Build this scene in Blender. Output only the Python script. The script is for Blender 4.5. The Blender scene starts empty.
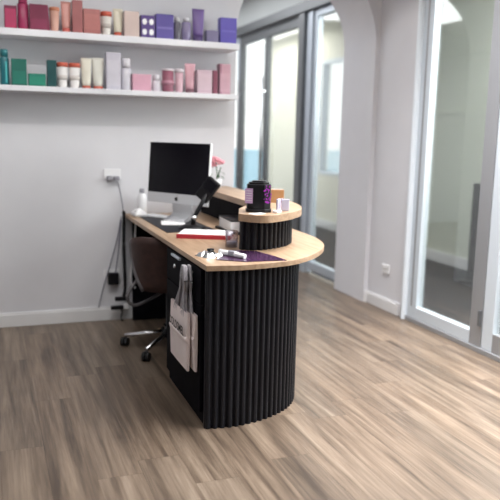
import bpy, bmesh, math, random
from mathutils import Vector, Matrix
random.seed(4)
C = bpy.context.scene.collection
PI = math.pi

# ------------------------------------------------------------------ materials
def mat(name, col, rough=.5, metal=0., spec=.5, emit=None, es=0., alpha=None, coat=0., trans=0.):
    m = bpy.data.materials.new(name); m.use_nodes = True
    b = m.node_tree.nodes['Principled BSDF']
    b.inputs['Base Color'].default_value = (*col, 1)
    b.inputs['Roughness'].default_value = rough
    b.inputs['Metallic'].default_value = metal
    b.inputs['Specular IOR Level'].default_value = spec
    b.inputs['Coat Weight'].default_value = coat
    b.inputs['Transmission Weight'].default_value = trans
    if emit:
        b.inputs['Emission Color'].default_value = (*emit, 1)
        b.inputs['Emission Strength'].default_value = es
    return m

def nodes(m):
    return m.node_tree.nodes, m.node_tree.links, m.node_tree.nodes['Principled BSDF']

def mottled(name, c1, c2, scale, rough=.6, bump=0., detail=4, stretch=(1, 1, 1), spec=.5):
    m = mat(name, c1, rough, spec=spec); n, l, b = nodes(m)
    tc = n.new('ShaderNodeTexCoord'); mp = n.new('ShaderNodeMapping'); mp.inputs['Scale'].default_value = stretch
    nz = n.new('ShaderNodeTexNoise'); nz.inputs['Scale'].default_value = scale; nz.inputs['Detail'].default_value = detail
    r = n.new('ShaderNodeValToRGB')
    r.color_ramp.elements[0].color = (*c1, 1); r.color_ramp.elements[1].color = (*c2, 1)
    r.color_ramp.elements[0].position = .3; r.color_ramp.elements[1].position = .7
    l.new(tc.outputs['Object'], mp.inputs['Vector']); l.new(mp.outputs[0], nz.inputs['Vector'])
    l.new(nz.outputs['Fac'], r.inputs['Fac']); l.new(r.outputs[0], b.inputs['Base Color'])
    if bump:
        bp = n.new('ShaderNodeBump'); bp.inputs['Strength'].default_value = bump; bp.inputs['Distance'].default_value = .002
        l.new(nz.outputs['Fac'], bp.inputs['Height']); l.new(bp.outputs[0], b.inputs['Normal'])
    return m

def glass_mat(name, tint=(.93, .96, .95), refl=.05):
    m = bpy.data.materials.new(name); m.use_nodes = True
    n, l = m.node_tree.nodes, m.node_tree.links
    n.remove(n['Principled BSDF'])
    t = n.new('ShaderNodeBsdfTransparent'); t.inputs[0].default_value = (*tint, 1)
    g = n.new('ShaderNodeBsdfGlossy'); g.inputs['Roughness'].default_value = .03
    lw = n.new('ShaderNodeFresnel'); lw.inputs[0].default_value = 1.45
    mx = n.new('ShaderNodeMixShader')
    mt = n.new('ShaderNodeMath'); mt.operation = 'MULTIPLY_ADD'; mt.inputs[1].default_value = .55; mt.inputs[2].default_value = refl
    l.new(lw.outputs[0], mt.inputs[0]); l.new(mt.outputs[0], mx.inputs[0])
    l.new(t.outputs[0], mx.inputs[1]); l.new(g.outputs[0], mx.inputs[2])
    l.new(mx.outputs[0], n['Material Output'].inputs[0])
    return m

def floor_mat():
    m = mat('vinyl_plank_floor', (.4, .3, .25), .38); n, l, b = nodes(m)
    def math_(op, a=None, v1=None, v2=None):
        x = n.new('ShaderNodeMath'); x.operation = op
        if a is not None: l.new(a, x.inputs[0])
        if v1 is not None:
            if hasattr(v1, 'links'): l.new(v1, x.inputs[1])
            else: x.inputs[1].default_value = v1
        if v2 is not None: x.inputs[2].default_value = v2
        return x.outputs[0]
    tc = n.new('ShaderNodeTexCoord'); sp = n.new('ShaderNodeSeparateXYZ'); l.new(tc.outputs['Object'], sp.inputs[0])
    W, L = .178, 1.22
    xs = math_('DIVIDE', sp.outputs[0], W)
    row = math_('FLOOR', xs); fx = math_('FRACT', xs)
    wn = n.new('ShaderNodeTexWhiteNoise'); wn.noise_dimensions = '1D'; l.new(row, wn.inputs['W'])
    ys = math_('DIVIDE', sp.outputs[1], L); ys = math_('ADD', ys, wn.outputs['Value'])
    colm = math_('FLOOR', ys); fy = math_('FRACT', ys)
    cb = n.new('ShaderNodeCombineXYZ'); l.new(row, cb.inputs[0]); l.new(colm, cb.inputs[1])
    w2 = n.new('ShaderNodeTexWhiteNoise'); w2.noise_dimensions = '3D'; l.new(cb.outputs[0], w2.inputs['Vector'])
    # grain: stretched noise offset per plank
    off = n.new('ShaderNodeVectorMath'); off.operation = 'MULTIPLY_ADD'
    l.new(w2.outputs['Color'], off.inputs[0]); off.inputs[1].default_value = (7, 7, 7); l.new(tc.outputs['Object'], off.inputs[2])
    def grain(sx, sy, detail, dist):
        mp = n.new('ShaderNodeMapping'); mp.inputs['Scale'].default_value = (sx, sy, 1); l.new(off.outputs[0], mp.inputs[0])
        z = n.new('ShaderNodeTexNoise'); z.inputs['Scale'].default_value = 1; z.inputs['Detail'].default_value = detail
        z.inputs['Distortion'].default_value = dist; z.inputs['Roughness'].default_value = .62
        l.new(mp.outputs[0], z.inputs['Vector']); return z.outputs['Fac']
    g1 = grain(20, 1.1, 6, .35); g2 = grain(110, 3.2, 4, .2); g3 = grain(5.5, .8, 2, .3)
    s = math_('MULTIPLY', g1, .55)
    s = math_('MULTIPLY_ADD', g2, .22, 0); s2 = n.new('ShaderNodeMath'); s2.operation = 'MULTIPLY_ADD'
    l.new(g1, s2.inputs[0]); s2.inputs[1].default_value = .62; l.new(s, s2.inputs[2])
    s3 = n.new('ShaderNodeMath'); s3.operation = 'MULTIPLY_ADD'; l.new(w2.outputs['Value'], s3.inputs[0]); s3.inputs[1].default_value = .05; l.new(s2.outputs[0], s3.inputs[2])
    s4 = n.new('ShaderNodeMath'); s4.operation = 'MULTIPLY_ADD'; l.new(g3, s4.inputs[0]); s4.inputs[1].default_value = .16; l.new(s3.outputs[0], s4.inputs[2])
    r = n.new('ShaderNodeValToRGB'); cr = r.color_ramp
    cr.elements[0].position = .38; cr.elements[0].color = FLO[0]
    cr.elements[1].position = .71; cr.elements[1].color = FLO[3]
    e = cr.elements.new(.48); e.color = FLO[1]
    e = cr.elements.new(.60); e.color = FLO[2]
    l.new(s4.outputs[0], r.inputs['Fac'])
    # warm / grey plank tint
    hs = n.new('ShaderNodeMixRGB'); hs.blend_type = 'MULTIPLY'; hs.inputs[0].default_value = .55
    r2 = n.new('ShaderNodeValToRGB'); r2.color_ramp.elements[0].color = (1.0, .93, .86, 1); r2.color_ramp.elements[1].color = (.94, .94, .93, 1)
    sc = n.new('ShaderNodeSeparateXYZ'); l.new(w2.outputs['Color'], sc.inputs[0]); l.new(sc.outputs[1], r2.inputs['Fac'])
    l.new(r.outputs[0], hs.inputs[1]); l.new(r2.outputs[0], hs.inputs[2])
    # seams
    a = math_('LESS_THAN', fx, .012); c = math_('LESS_THAN', fy, .0022); seam = math_('MAXIMUM', a, c)
    dk = n.new('ShaderNodeMixRGB'); dk.blend_type = 'MULTIPLY'; l.new(math_('MULTIPLY', seam, .45), dk.inputs[0])
    l.new(hs.outputs[0], dk.inputs[1]); dk.inputs[2].default_value = (.35, .28, .24, 1)
    l.new(dk.outputs[0], b.inputs['Base Color'])
    rr = n.new('ShaderNodeMapRange'); l.new(g1, rr.inputs[0]); rr.inputs[3].default_value = .30; rr.inputs[4].default_value = .46
    l.new(rr.outputs[0], b.inputs['Roughness'])
    bp = n.new('ShaderNodeBump'); bp.inputs['Strength'].default_value = .12; bp.inputs['Distance'].default_value = .001
    l.new(g2, bp.inputs['Height']); l.new(bp.outputs[0], b.inputs['Normal'])
    return m
FLO = [(.056, .040, .030, 1), (.118, .087, .064, 1), (.205, .158, .119, 1), (.285, .232, .184, 1)]

M = {}
M['wall'] = mottled('painted_wall', (.685, .685, .722), (.705, .705, .742), 6, .7, .05)
M['ceil'] = mottled('painted_ceiling', (.80, .80, .80), (.82, .82, .82), 5, .8)
M['bulk'] = mottled('shaded_bulkhead_grey', (.50, .53, .53), (.53, .56, .56), 3, .6)  # the shade above the lobby glazing is put into this grey
M['base'] = mottled('white_gloss_trim', (.76, .76, .77), (.79, .79, .80), 8, .35)
M['shelf'] = mottled('white_laminate', (.70, .70, .74), (.73, .73, .77), 8, .4)
M['floor'] = floor_mat()
M['carpet'] = mottled('dark_carpet', (.018, .020, .026), (.034, .037, .046), 60, .95, .5)
M['green'] = mottled('pale_green_wall', (.60, .63, .54), (.63, .66, .57), 1.2, .6)
M['cream'] = mottled('cream_wall', (.76, .74, .61), (.79, .77, .65), 1.5, .7)
M['black'] = mottled('black_satin_panel', (.005, .005, .007), (.008, .008, .011), 20, .6, spec=.03)
M['flute'] = mottled('black_fluted_timber', (.006, .0065, .010), (.011, .012, .017), 12, .45, stretch=(4, 4, .5), spec=.28)
def oak():
    m = mat('light_oak_laminate', (.6, .42, .3), .42); n, l, b = nodes(m)
    tc = n.new('ShaderNodeTexCoord'); mp = n.new('ShaderNodeMapping'); mp.inputs['Scale'].default_value = (26, 2.2, 26)
    nz = n.new('ShaderNodeTexNoise'); nz.inputs['Scale'].default_value = 1.3; nz.inputs['Detail'].default_value = 6; nz.inputs['Distortion'].default_value = .7
    r = n.new('ShaderNodeValToRGB'); r.color_ramp.elements[0].position = .3; r.color_ramp.elements[1].position = .72
    r.color_ramp.elements[0].color = (.29, .185, .112, 1); r.color_ramp.elements[1].color = (.45, .315, .21, 1)
    l.new(tc.outputs['Object'], mp.inputs[0]); l.new(mp.outputs[0], nz.inputs['Vector']); l.new(nz.outputs['Fac'], r.inputs[0]); l.new(r.outputs[0], b.inputs['Base Color'])
    return m
M['oak'] = oak()
M['alu'] = mat('silver_aluminium_frame', (.55, .61, .68), .4, .35)
M['alug'] = mat('grey_aluminium_stile', (.36, .37, .39), .45, .5)
M['aluw'] = mat('pale_powdercoat_sill', (.60, .66, .72), .4, .1)
M['jamb'] = mat('pale_blue_door_jamb', (.80, .86, .92), .4)
M['aludk'] = mat('dark_bronze_frame', (.17, .18, .19), .4, .5)
M['glass'] = glass_mat('clear_glazing', (.95, .965, .955), .0)
M['chrome'] = mat('polished_chrome', (.82, .83, .85), .15, 1.)
M['screen'] = mat('dark_screen_glass', (.003, .002, .005), .12, spec=.25)
M['imac'] = mat('brushed_silver_case', (.70, .71, .74), .38, .35)
M['plastic'] = mat('black_plastic', (.006, .006, .008), .4, spec=.3)
M['rubber'] = mat('black_rubber', (.01, .01, .011), .65)
M['white'] = mat('white_plastic', (.80, .80, .82), .4)
M['grey'] = mat('grey_plastic', (.30, .30, .34), .5)
M['cable'] = mat('grey_cable', (.20, .20, .25), .5)
M['paper'] = mottled('white_paper', (.83, .83, .84), (.87, .87, .88), 15, .8)
M['bag'] = mottled('blush_white_paper', (.80, .70, .69), (.86, .76, .745), 9, .75, .25)
M['ribbon'] = mottled('grey_ribbon', (.30, .285, .31), (.42, .40, .43), 50, .55, .3)
M['ink'] = mat('black_ink', (.012, .012, .012), .7)
M['red'] = mat('red_cover', (.52, .03, .05), .45)
M['leather'] = mottled('black_leather', (.010, .010, .014), (.018, .018, .024), 120, .55, .3, spec=.3)
M['brown'] = mottled('dark_brown_upholstery', (.030, .012, .010), (.048, .019, .015), 30, .6, .2)
M['greyfab'] = mottled('charcoal_grey_shell', (.13, .12, .13), (.17, .16, .165), 30, .6)
M['wood2'] = mottled('honey_timber', (.36, .185, .08), (.46, .25, .115), 8, .5, stretch=(1, 8, 1))
M['leaf'] = mat('green_leaf', (.03, .12, .05), .45)
M['pink'] = mottled('pink_petal', (.75, .25, .33), (.85, .42, .48), 20, .6)
M['lilac'] = mat('lilac_card', (.56, .36, .62), .5)
M['magenta'] = mat('violet_foil', (.36, .04, .42), .25, .2)
M['clear'] = glass_mat('clear_plastic', (.90, .88, .97), .16)
M['lavfilm'] = mat('lavender_film', (.62, .60, .76), .2)
M['paving'] = mottled('pale_paving', (.60, .60, .60), (.68, .68, .67), 2, .8)
M['bluewall'] = mottled('pale_blue_fence_panel', (.45, .68, .80), (.50, .73, .84), 2, .7)

# ------------------------------------------------------------------ geometry helpers
def box(bm, x0, x1, y0, y1, z0, z1, rz=0, mi=0):
    cx, cy, cz = (x0+x1)/2, (y0+y1)/2, (z0+z1)/2
    r = bmesh.ops.create_cube(bm, size=1)
    mt = Matrix.Translation((cx, cy, cz)) @ Matrix.Rotation(rz, 4, 'Z') @ Matrix.Diagonal((x1-x0, y1-y0, z1-z0, 1))
    bmesh.ops.transform(bm, matrix=mt, verts=r['verts'])
    fs = {f for v in r['verts'] for f in v.link_faces}
    for f in fs: f.material_index = mi
    return r['verts']

def prism(bm, poly, z0, z1, mi=0):
    a = [bm.verts.new((x, y, z0)) for x, y in poly]; b = [bm.verts.new((x, y, z1)) for x, y in poly]
    n = len(poly); fs = [bm.faces.new(b), bm.faces.new(list(reversed(a)))]
    for i in range(n): fs.append(bm.faces.new((a[i], a[(i+1) % n], b[(i+1) % n], b[i])))
    for f in fs: f.material_index = mi
    return fs

def lathe(bm, prof, cx=0, cy=0, seg=24, mi=0, sx=1, sy=1):
    rings = []
    for r, z in prof:
        rings.append([bm.verts.new((cx+sx*r*math.cos(2*PI*k/seg), cy+sy*r*math.sin(2*PI*k/seg), z)) for k in range(seg)])
    for i in range(len(rings)-1):
        for k in range(seg):
            f = bm.faces.new((rings[i][k], rings[i][(k+1) % seg], rings[i+1][(k+1) % seg], rings[i+1][k])); f.material_index = mi; f.smooth = True
    f = bm.faces.new(list(reversed(rings[0]))); f.material_index = mi
    f = bm.faces.new(rings[-1]); f.material_index = mi

def tube(bm, pts, r, seg=8, mi=0, taper=None):
    P = [Vector(p) for p in pts]; rings = []
    up = Vector((0, 0, 1))
    for i, p in enumerate(P):
        d = (P[min(i+1, len(P)-1)]-P[max(i-1, 0)]).normalized()
        a = d.cross(up)
        if a.length < 1e-3: a = d.cross(Vector((0, 1, 0)))
        a.normalize(); b = a.cross(d).normalized()
        rr = r if taper is None else r*(1+(taper-1)*i/(len(P)-1))
        rings.append([bm.verts.new(p+a*rr*math.cos(2*PI*k/seg)+b*rr*math.sin(2*PI*k/seg)) for k in range(seg)])
    for i in range(len(rings)-1):
        for k in range(seg):
            f = bm.faces.new((rings[i][k], rings[i][(k+1) % seg], rings[i+1][(k+1) % seg], rings[i+1][k])); f.smooth = True; f.material_index = mi
    bm.faces.new(rings[0]).material_index = mi; bm.faces.new(list(reversed(rings[-1]))).material_index = mi

def spline(pts, n=8, closed=False):
    P = [Vector(p) for p in pts]; out = []; N = len(P)
    for i in range(N if closed else N-1):
        g = (lambda k: P[k % N]) if closed else (lambda k: P[max(0, min(N-1, k))])
        p0, p1, p2, p3 = g(i-1), g(i), g(i+1), g(i+2)
        for k in range(n):
            t = k/n
            out.append(.5*((2*p1)+(p2-p0)*t+(2*p0-5*p1+4*p2-p3)*t*t+(3*p1-p0-3*p2+p3)*t**3))
    if not closed: out.append(P[-1])
    return out

def obj(name, bm, m, parent=None, bevel=0, loc=None, seg=2):
    bmesh.ops.recalc_face_normals(bm, faces=bm.faces)
    me = bpy.data.meshes.new(name); bm.to_mesh(me); bm.free()
    o = bpy.data.objects.new(name, me); C.objects.link(o)
    for x in (m if isinstance(m, (list, tuple)) else [m]): me.materials.append(x)
    if parent: o.parent = parent
    if loc: o.location = loc
    if bevel:
        b = o.modifiers.new('soft_edges', 'BEVEL'); b.width = bevel; b.segments = seg; b.limit_method = 'ANGLE'; b.angle_limit = math.radians(40)
    return o

def thing(name, label, cat, loc=(0, 0, 0), rz=0, group=None):
    o = bpy.data.objects.new(name, None); C.objects.link(o); o.empty_display_size = .1
    o.location = loc; o.rotation_euler = (0, 0, rz); tag(o, label, cat, group); return o

def tag(o, label, cat, group=None):
    o['label'] = label; o['category'] = cat
    if group: o['group'] = group
    return o

def struct(o, kind='structure'):
    o['kind'] = kind; return o

def B(): return bmesh.new()
def bx(*a, **k):
    b = B(); box(b, *a, **k); return b

# ------------------------------------------------------------------ room shell
CEIL = 2.95
YB, YA = 4.93, 5.45           # back wall front and rear faces
XR = 2.90                     # plane of the wall that holds the glass doors
struct(obj('floor', bx(-3.2, 2.97, -2.6, 9.6, -.06, 0), M['floor']))
struct(obj('floor_carpet', bx(2.97, 4.75, -2.6, 11.6, -.06, -.001), M['carpet']))
struct(obj('ground', bx(-4, 16, 11.6, 30, -.08, -.02), M['paving']))
struct(obj('ceiling', bx(-3.2, 4.75, -2.6, 11.6, CEIL, CEIL+.08), M['ceil']))

def arch_wall():
    bm = B()
    x0, x1, zt = -3.0, 2.97, CEIL
    ax0, ax1, zs = 1.71, 2.86, 2.06
    cx, r = (ax0+ax1)/2, (ax1-ax0)/2
    arc = [(cx-r*math.cos(PI*k/40), zs+r*math.sin(PI*k/40)) for k in range(41)]
    top = [(x0, zt), (ax0, zt)] + [(x, zt) for x, z in arc[1:-1]] + [(ax1, zt), (x1, zt)]
    low = [(x0, 0), (ax0, 0)]
    for y in (YB, YA):
        def q(*p): bm.faces.new([bm.verts.new((x, y, z)) for x, z in p])
        q((x0, 0), (ax0, 0), (ax0, zs), (x0, zs)); q((x0, zs), (ax0, zs), (ax0, zt), (x0, zt))
        q((ax1, 0), (x1, 0), (x1, zs), (ax1, zs)); q((ax1, zs), (x1, zs), (x1, zt), (ax1, zt))
        for i in range(40): q(arc[i], arc[i+1], (arc[i+1][0], zt), (arc[i][0], zt))
    rim = [(ax0, 0)] + arc + [(ax1, 0)]
    for i in range(len(rim)-1):
        fc = bm.faces.new([bm.verts.new(v) for v in ((rim[i][0], YB, rim[i][1]), (rim[i+1][0], YB, rim[i+1][1]), (rim[i+1][0], YA, rim[i+1][1]), (rim[i][0], YA, rim[i][1]))])
        fc.smooth = True
    for xx in (x0, x1): bm.faces.new([bm.verts.new(v) for v in ((xx, YB, 0), (xx, YA, 0), (xx, YA, zt), (xx, YB, zt))])
    bm.faces.new([bm.verts.new(v) for v in ((x0, YB, zt), (x1, YB, zt), (x1, YA, zt), (x0, YA, zt))])
    bmesh.ops.remove_doubles(bm, verts=bm.verts, dist=1e-5)
    for ed in bm.edges:
        if len(ed.link_faces) == 2 and abs(ed.link_faces[0].normal.dot(ed.link_faces[1].normal)) < .5: ed.smooth = False
    return bm
struct(obj('wall_back', arch_wall(), M['wall']))
struct(obj('wall_left', bx(-3.2, -3.0, -2.6, YA, 0, CEIL), M['wall']))
struct(obj('wall_front', bx(-3.0, 2.9, -2.6, -2.5, 0, CEIL), M['wall']))
b = B(); box(b, XR, 2.97, 4.40, YB, 0, CEIL); box(b, XR, 2.97, -2.5, 4.40, 2.62, CEIL)
struct(obj('wall_right', b, M['wall']))
# lobby beyond the arch and the carpeted side room
struct(obj('wall_lobby', bx(-3.0, -2.9, YA, 9.6, 0, CEIL), M['wall']))
struct(obj('wall_lobby_end', bx(-2.9, 2.97, 9.5, 9.6, 0, CEIL), M['wall']))
struct(obj('wall_bulkhead', bx(2.90, 2.97, YA, 9.5, 2.60, CEIL), M['bulk']))
b = B()
for (y0, y1, z0, z1) in ((7.2, 8.68, 0, CEIL), (9.45, 11.55, 0, CEIL), (8.68, 9.45, 0, .78), (8.68, 9.45, 2.42, CEIL)):
    box(b, 4.62, 4.75, y0, y1, z0, z1)
struct(obj('wall_side_cream', b, M['cream']))
struct(obj('wall_side_green', bx(4.62, 4.75, -2.6, 7.2, 0, CEIL), M['green']))
# thin raised strips in a grid on the pale green wall
b = B()
for y in (4.9, 5.75, 6.6): box(b, 4.608, 4.62, y-.02, y+.02, .15, 2.6)
for z in (1.62, 2.22): box(b, 4.610, 4.62, 4.9, 6.6, z-.02, z+.02)
struct(obj('trim_1', b, M['green']))
struct(obj('wall_side_near', bx(2.97, 4.62, -2.6, -2.5, 0, CEIL), M['green']))
struct(obj('baseboard_side', bx(4.60, 4.62, 3.0, 11.5, 0, .12), M['base'], bevel=.004))

b = B()
prism(b, [(-3.0, YB), (-3.0, YB-.018), (1.56, YB-.018), (1.56, YB)], 0, .085)
prism(b, [(-3.0, YB), (-3.0, YB-.010), (1.56, YB-.010), (1.56, YB)], .085, .098)
struct(obj('baseboard_back', b, M['base'], bevel=.003))
b = B(); box(b, XR-.016, XR, 4.44, YB-.001, 0, .085); box(b, XR-.010, XR, 4.44, YB-.001, .085, .098)
box(b, 2.862, XR, YB-.016, YB-.0005, 0, .085); box(b, 2.862, XR, YB-.010, YB-.0005, .085, .098)
struct(obj('baseboard_right', b, M['base'], bevel=.003))

# ------------------------------------------------------------------ glass doors in the right-hand wall
def glazed(name, y0, y1, z0, z1, xm, stile0, stile1, rail_b, rail_t, mats, depth=.05, label=None):
    """framed pane running along Y at x = xm"""
    r = bpy.data.objects.new(name, None); C.objects.link(r); r.location = (xm, (y0+y1)/2, z0); r['kind'] = 'structure'
    cy = (y0+y1)/2; a, c = y0-cy, y1-cy; h = z1-z0; d = depth/2
    fm, sm, rm = mats
    obj('stile', bx(-d, d, c-stile1, c, 0, h), sm, r, .004)
    obj('stile', bx(-d, d, a, a+stile0, 0, h), fm, r, .004)
    obj('bottom_rail', bx(-d, d, a+stile0, c-stile1, 0, rail_b), rm, r, .004)
    obj('top_rail', bx(-d, d, a+stile0, c-stile1, h-rail_t, h), fm, r, .004)
    obj('pane', bx(-.003, .003, a+stile0-.004, c-stile1+.004, rail_b-.004, h-rail_t+.004), M['glass'], r)
    return r
# door frame jamb beside the wall
b = B(); box(b, 2.872, 2.97, 4.345, 4.388, 0, 2.62); box(b, 2.885, 2.97, 4.388, 4.40, 0, 2.62, mi=1); box(b, 2.862, 2.872, 4.348, 4.366, 0, 2.62)
struct(obj('trim_2', b, [M['jamb'], M['aludk']], bevel=.004))
d1 = glazed('door_1', 3.50, 4.343, .035, 2.60, 2.925, .115, .115, .085, .09, (M['alug'], M['aluw'], M['aluw']), .055)
obj('stile_bead', bx(-.0285, -.0265, .355, .376, .085, 2.47), M['alug'], d1)
obj('hinge', bx(-.045, -.026, -.418, -.398, .14, .24), M['aludk'], d1, .003)
d2 = glazed('door_2', 2.58, 3.492, .035, 2.60, 2.925, .11, .10, .12, .09, (M['alug'], M['aluw'], M['alug']), .055)
d3 = glazed('door_3', 1.66, 2.572, .035, 2.60, 2.925, .11, .10, .12, .09, (M['alug'], M['aluw'], M['alug']), .055)
d4 = glazed('door_4', .74, 1.652, .035, 2.60, 2.925, .11, .10, .12, .09, (M['alug'], M['aluw'], M['alug']), .055)
d5 = glazed('door_5', -2.48, .732, .035, 2.60, 2.925, .11, .10, .12, .09, (M['alug'], M['aluw'], M['alug']), .055)
struct(obj('trim_3', bx(2.885, 2.97, -2.5, 4.345, 0, .034), M['alug'], bevel=.004))

# ------------------------------------------------------------------ shopfront beyond the arch
w1 = glazed('window_1', 5.47, 6.16, .05, 2.50, 2.94, .05, .06, .08, .06, (M['alu'], M['alu'], M['alu']), .06)
struct(obj('trim_4', bx(2.89, 2.97, 6.165, 6.235, 0, 2.50), M['alu'], bevel=.006))
struct(obj('trim_5', bx(2.87, 2.97, 6.31, 6.44, 0, 2.50), M['aludk'], bevel=.006))
struct(obj('trim_6', bx(2.90, 2.97, 6.24, 6.305, 0, 2.50), M['alu'], bevel=.006))
dr = glazed('door_6', 6.445, 7.40, .03, 2.50, 2.94, .05, .05, .10, .10, (M['aludk'], M['aludk'], M['alu']), .05)
b = B(); tube(b, [(-.07, .455, .66), (-.07, .455, 1.94)], .017, 10)
box(b, -.07, -.02, .447, .463, .80, .82); box(b, -.07, -.02, .447, .463, 1.78, 1.80)
obj('pull_handle', b, M['chrome'], dr)
dl = glazed('door_7', 7.405, 8.26, .03, 2.50, 2.94, .03, .09, .10, .10, (M['aludk'], M['aludk'], M['alu']), .05)
b = B(); tube(b, [(-.06, .36, .66), (-.06, .36, 1.94)], .014, 10)
box(b, -.06, -.02, .353, .367, .80, .82); box(b, -.06, -.02, .353, .367, 1.78, 1.80)
obj('pull_handle', b, M['alug'], dl)
w2 = glazed('window_2', 8.27, 9.49, .05, 2.50, 2.94, .05, .06, .08, .06, (M['alu'], M['alug'], M['alu']), .06)
struct(obj('trim_7', bx(2.86, 2.97, YA, 9.5, 2.505, 2.60), M['aludk'], bevel=.006))
# window in the opposite wall
wf = bpy.data.objects.new('window_3', None); C.objects.link(wf); wf.location = (4.66, 9.065, .78); wf['kind'] = 'structure'
b = B()
for a in ((-.385, -.335, 0, 1.64), (.335, .385, 0, 1.64)): box(b, -.05, .05, *a)
for z in (0, 1.59): box(b, -.05, .05, -.335, .335, z, z+.05)
obj('window_frame', b, M['aluw'], wf, .004)
obj('pane', bx(-.003, .003, -.34, .34, .045, 1.6), M['glass'], wf)
# outdoors: low pale blue fence and foliage
tag(obj('fence', bx(4.0, 9.5, 15.0, 15.08, 0, 1.02, 0), M['bluewall'], loc=(0, 0, -.02), bevel=.01), 'low pale blue fence panel outdoors beyond the glass shopfront', 'fence')

# ------------------------------------------------------------------ wall shelves
def shelf(z0, z1, label):
    bm = B(); box(bm, -3.0, 1.655, 4.70, YB, z0, z1)
    return tag(obj('wall_shelf', bm, M['shelf'], bevel=.003), label, 'shelf', None)
S1, S2 = 1.960, 1.616
shelf(1.918, S1, 'long white floating shelf, the upper one, holding magenta, peach and purple products')
shelf(1.582, S2, 'long white floating shelf, the lower one, holding teal, white and pink products')

# ------------------------------------------------------------------ hair products
PM = {}
def pm(col, rough=.4):
    k = (col, rough)
    g_ = sum(col)/3; col = tuple((c*.86+g_*.14)*.88 for c in col)
    if k not in PM: PM[k] = mottled('packaging_%d' % len(PM), tuple(c*.93 for c in col), tuple(min(1, c*1.05) for c in col), 14, rough)
    return PM[k]
def lin(r, g, b_): return tuple(round(((c/255)/12.92 if c/255 < .04045 else (((c/255)+.055)/1.055)**2.4), 4) for c in (r, g, b_))

def p_box(x, w, h, z, col, lab, band=None, d=.07, name='product_box', windows=None, yoff=0, flare=0, edge=None):
    t = thing(name, lab, 'box', (x, 4.795+yoff, z), 0, None)
    bm = B(); vs = box(bm, -w/2, w/2, -d/2, d/2, 0, h)
    if flare:
        for v in vs:
            if v.co.z < h/2 and v.co.x > 0: v.co.x += flare
    obj('carton', bm, pm(col), t, .002)
    if band:
        for (z0, z1, c) in band:
            obj('printed_band', bx(-w/2*.86, w/2*.86, -d/2-.0012, -d/2+.001, h*z0, h*z1), pm(c), t)
    if windows:
        for sx in (-1, 1):
            for zz in (.28, .72):
                bm = B(); r = bmesh.ops.create_circle(bm, cap_ends=True, segments=20, radius=w*.17)
                bmesh.ops.transform(bm, matrix=Matrix.Translation((sx*w*.25, -d/2-.0012, h*zz)) @ Matrix.Rotation(PI/2, 4, 'X') @ Matrix.Diagonal((1, 1.25, 1, 1)), verts=r['verts'])
                obj('white_spot', bm, M['paper'], t)
    if edge:
        obj('coloured_edge', bx(-w/2-.0008, -w/2+w*.16, -d/2-.0009, d/2, .001, h+.0008), pm(edge), t)
    return t

def p_tube(x, w, h, z, col, capcol, lab, cap_top=False, flat=True, capfrac=.16, name='product_tube', cat='tube'):
    """squeeze tube: round cap end and flat crimped end (cap at the base unless cap_top)"""
    t = thing(name, lab, cat, (x, 4.795, z))
    bm = B(); seg = 24; ch = h*capfrac; rings = []
    N = 8
    for i in range(N+1):
        u = i/N; zz = ch + (h-ch)*u
        rx = w/2*(.80+.20*u); ry = (w/2*.80)*(1-u)+.006*u
        rings.append([bm.verts.new((rx*math.cos(2*PI*k/seg), ry*math.sin(2*PI*k/seg), zz)) for k in range(seg)])
    for i in range(N):
        for k in range(seg):
            f = bm.faces.new((rings[i][k], rings[i][(k+1) % seg], rings[i+1][(k+1) % seg], rings[i+1][k])); f.smooth = True
    bm.faces.new(list(reversed(rings[0]))); bm.faces.new(rings[-1])
    obj('tube_body', bm, pm(col), t)
    bm = B(); lathe(bm, [(w/2*.77, 0), (w/2*.79, .004), (w/2*.79, ch)], seg=24)
    obj('cap', bm, pm(capcol), t)
    return t

def p_tub(x, w, h, z, col, lidcol, lab, lidfrac=.17, base=.72, name='product_tub', label_col=None):
    """tapered tub, wider at the lid"""
    t = thing(name, lab, 'tub', (x, 4.795, z)); zl = h*(1-lidfrac)
    bm = B(); lathe(bm, [(w/2*base*.95, 0), (w/2*base, .004), (w/2*.95, zl)])
    obj('tub_body', bm, pm(col), t)
    bm = B(); lathe(bm, [(w/2, zl), (w/2, h-.004), (w/2*.95, h)])
    obj('lid', bm, pm(lidcol), t)
    if label_col:
        bm = B(); rr = w/2*(base+.12); lathe(bm, [(rr+.001, h*.32), (rr+w*.02, h*.5)], seg=24)
        obj('printed_band', bm, pm(label_col), t)
    return t

def p_bottle(x, w, h, z, col, capcol, lab, capw=.45, capfrac=.2, shoulder=.07, name='product_bottle', stripe=None):
    t = thing(name, lab, 'bottle', (x, 4.795, z)); hb = h*(1-capfrac)
    bm = B(); r = w/2
    lathe(bm, [(r*.92, 0), (r, .005), (r, hb-h*shoulder), (r*.86, hb-h*shoulder*.4), (r*capw*.9, hb)], sy=.8)
    obj('bottle_body', bm, pm(col, .3), t)
    bm = B(); lathe(bm, [(r*capw, hb), (r*capw, h-.003), (r*capw*.9, h)])
    obj('cap', bm, pm(capcol), t)
    if stripe:
        obj('stripe', bx(r*.2, r*.55, -r*.80, -r*.70, h*.08, h*.66), pm(stripe), t)
    return t

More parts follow.
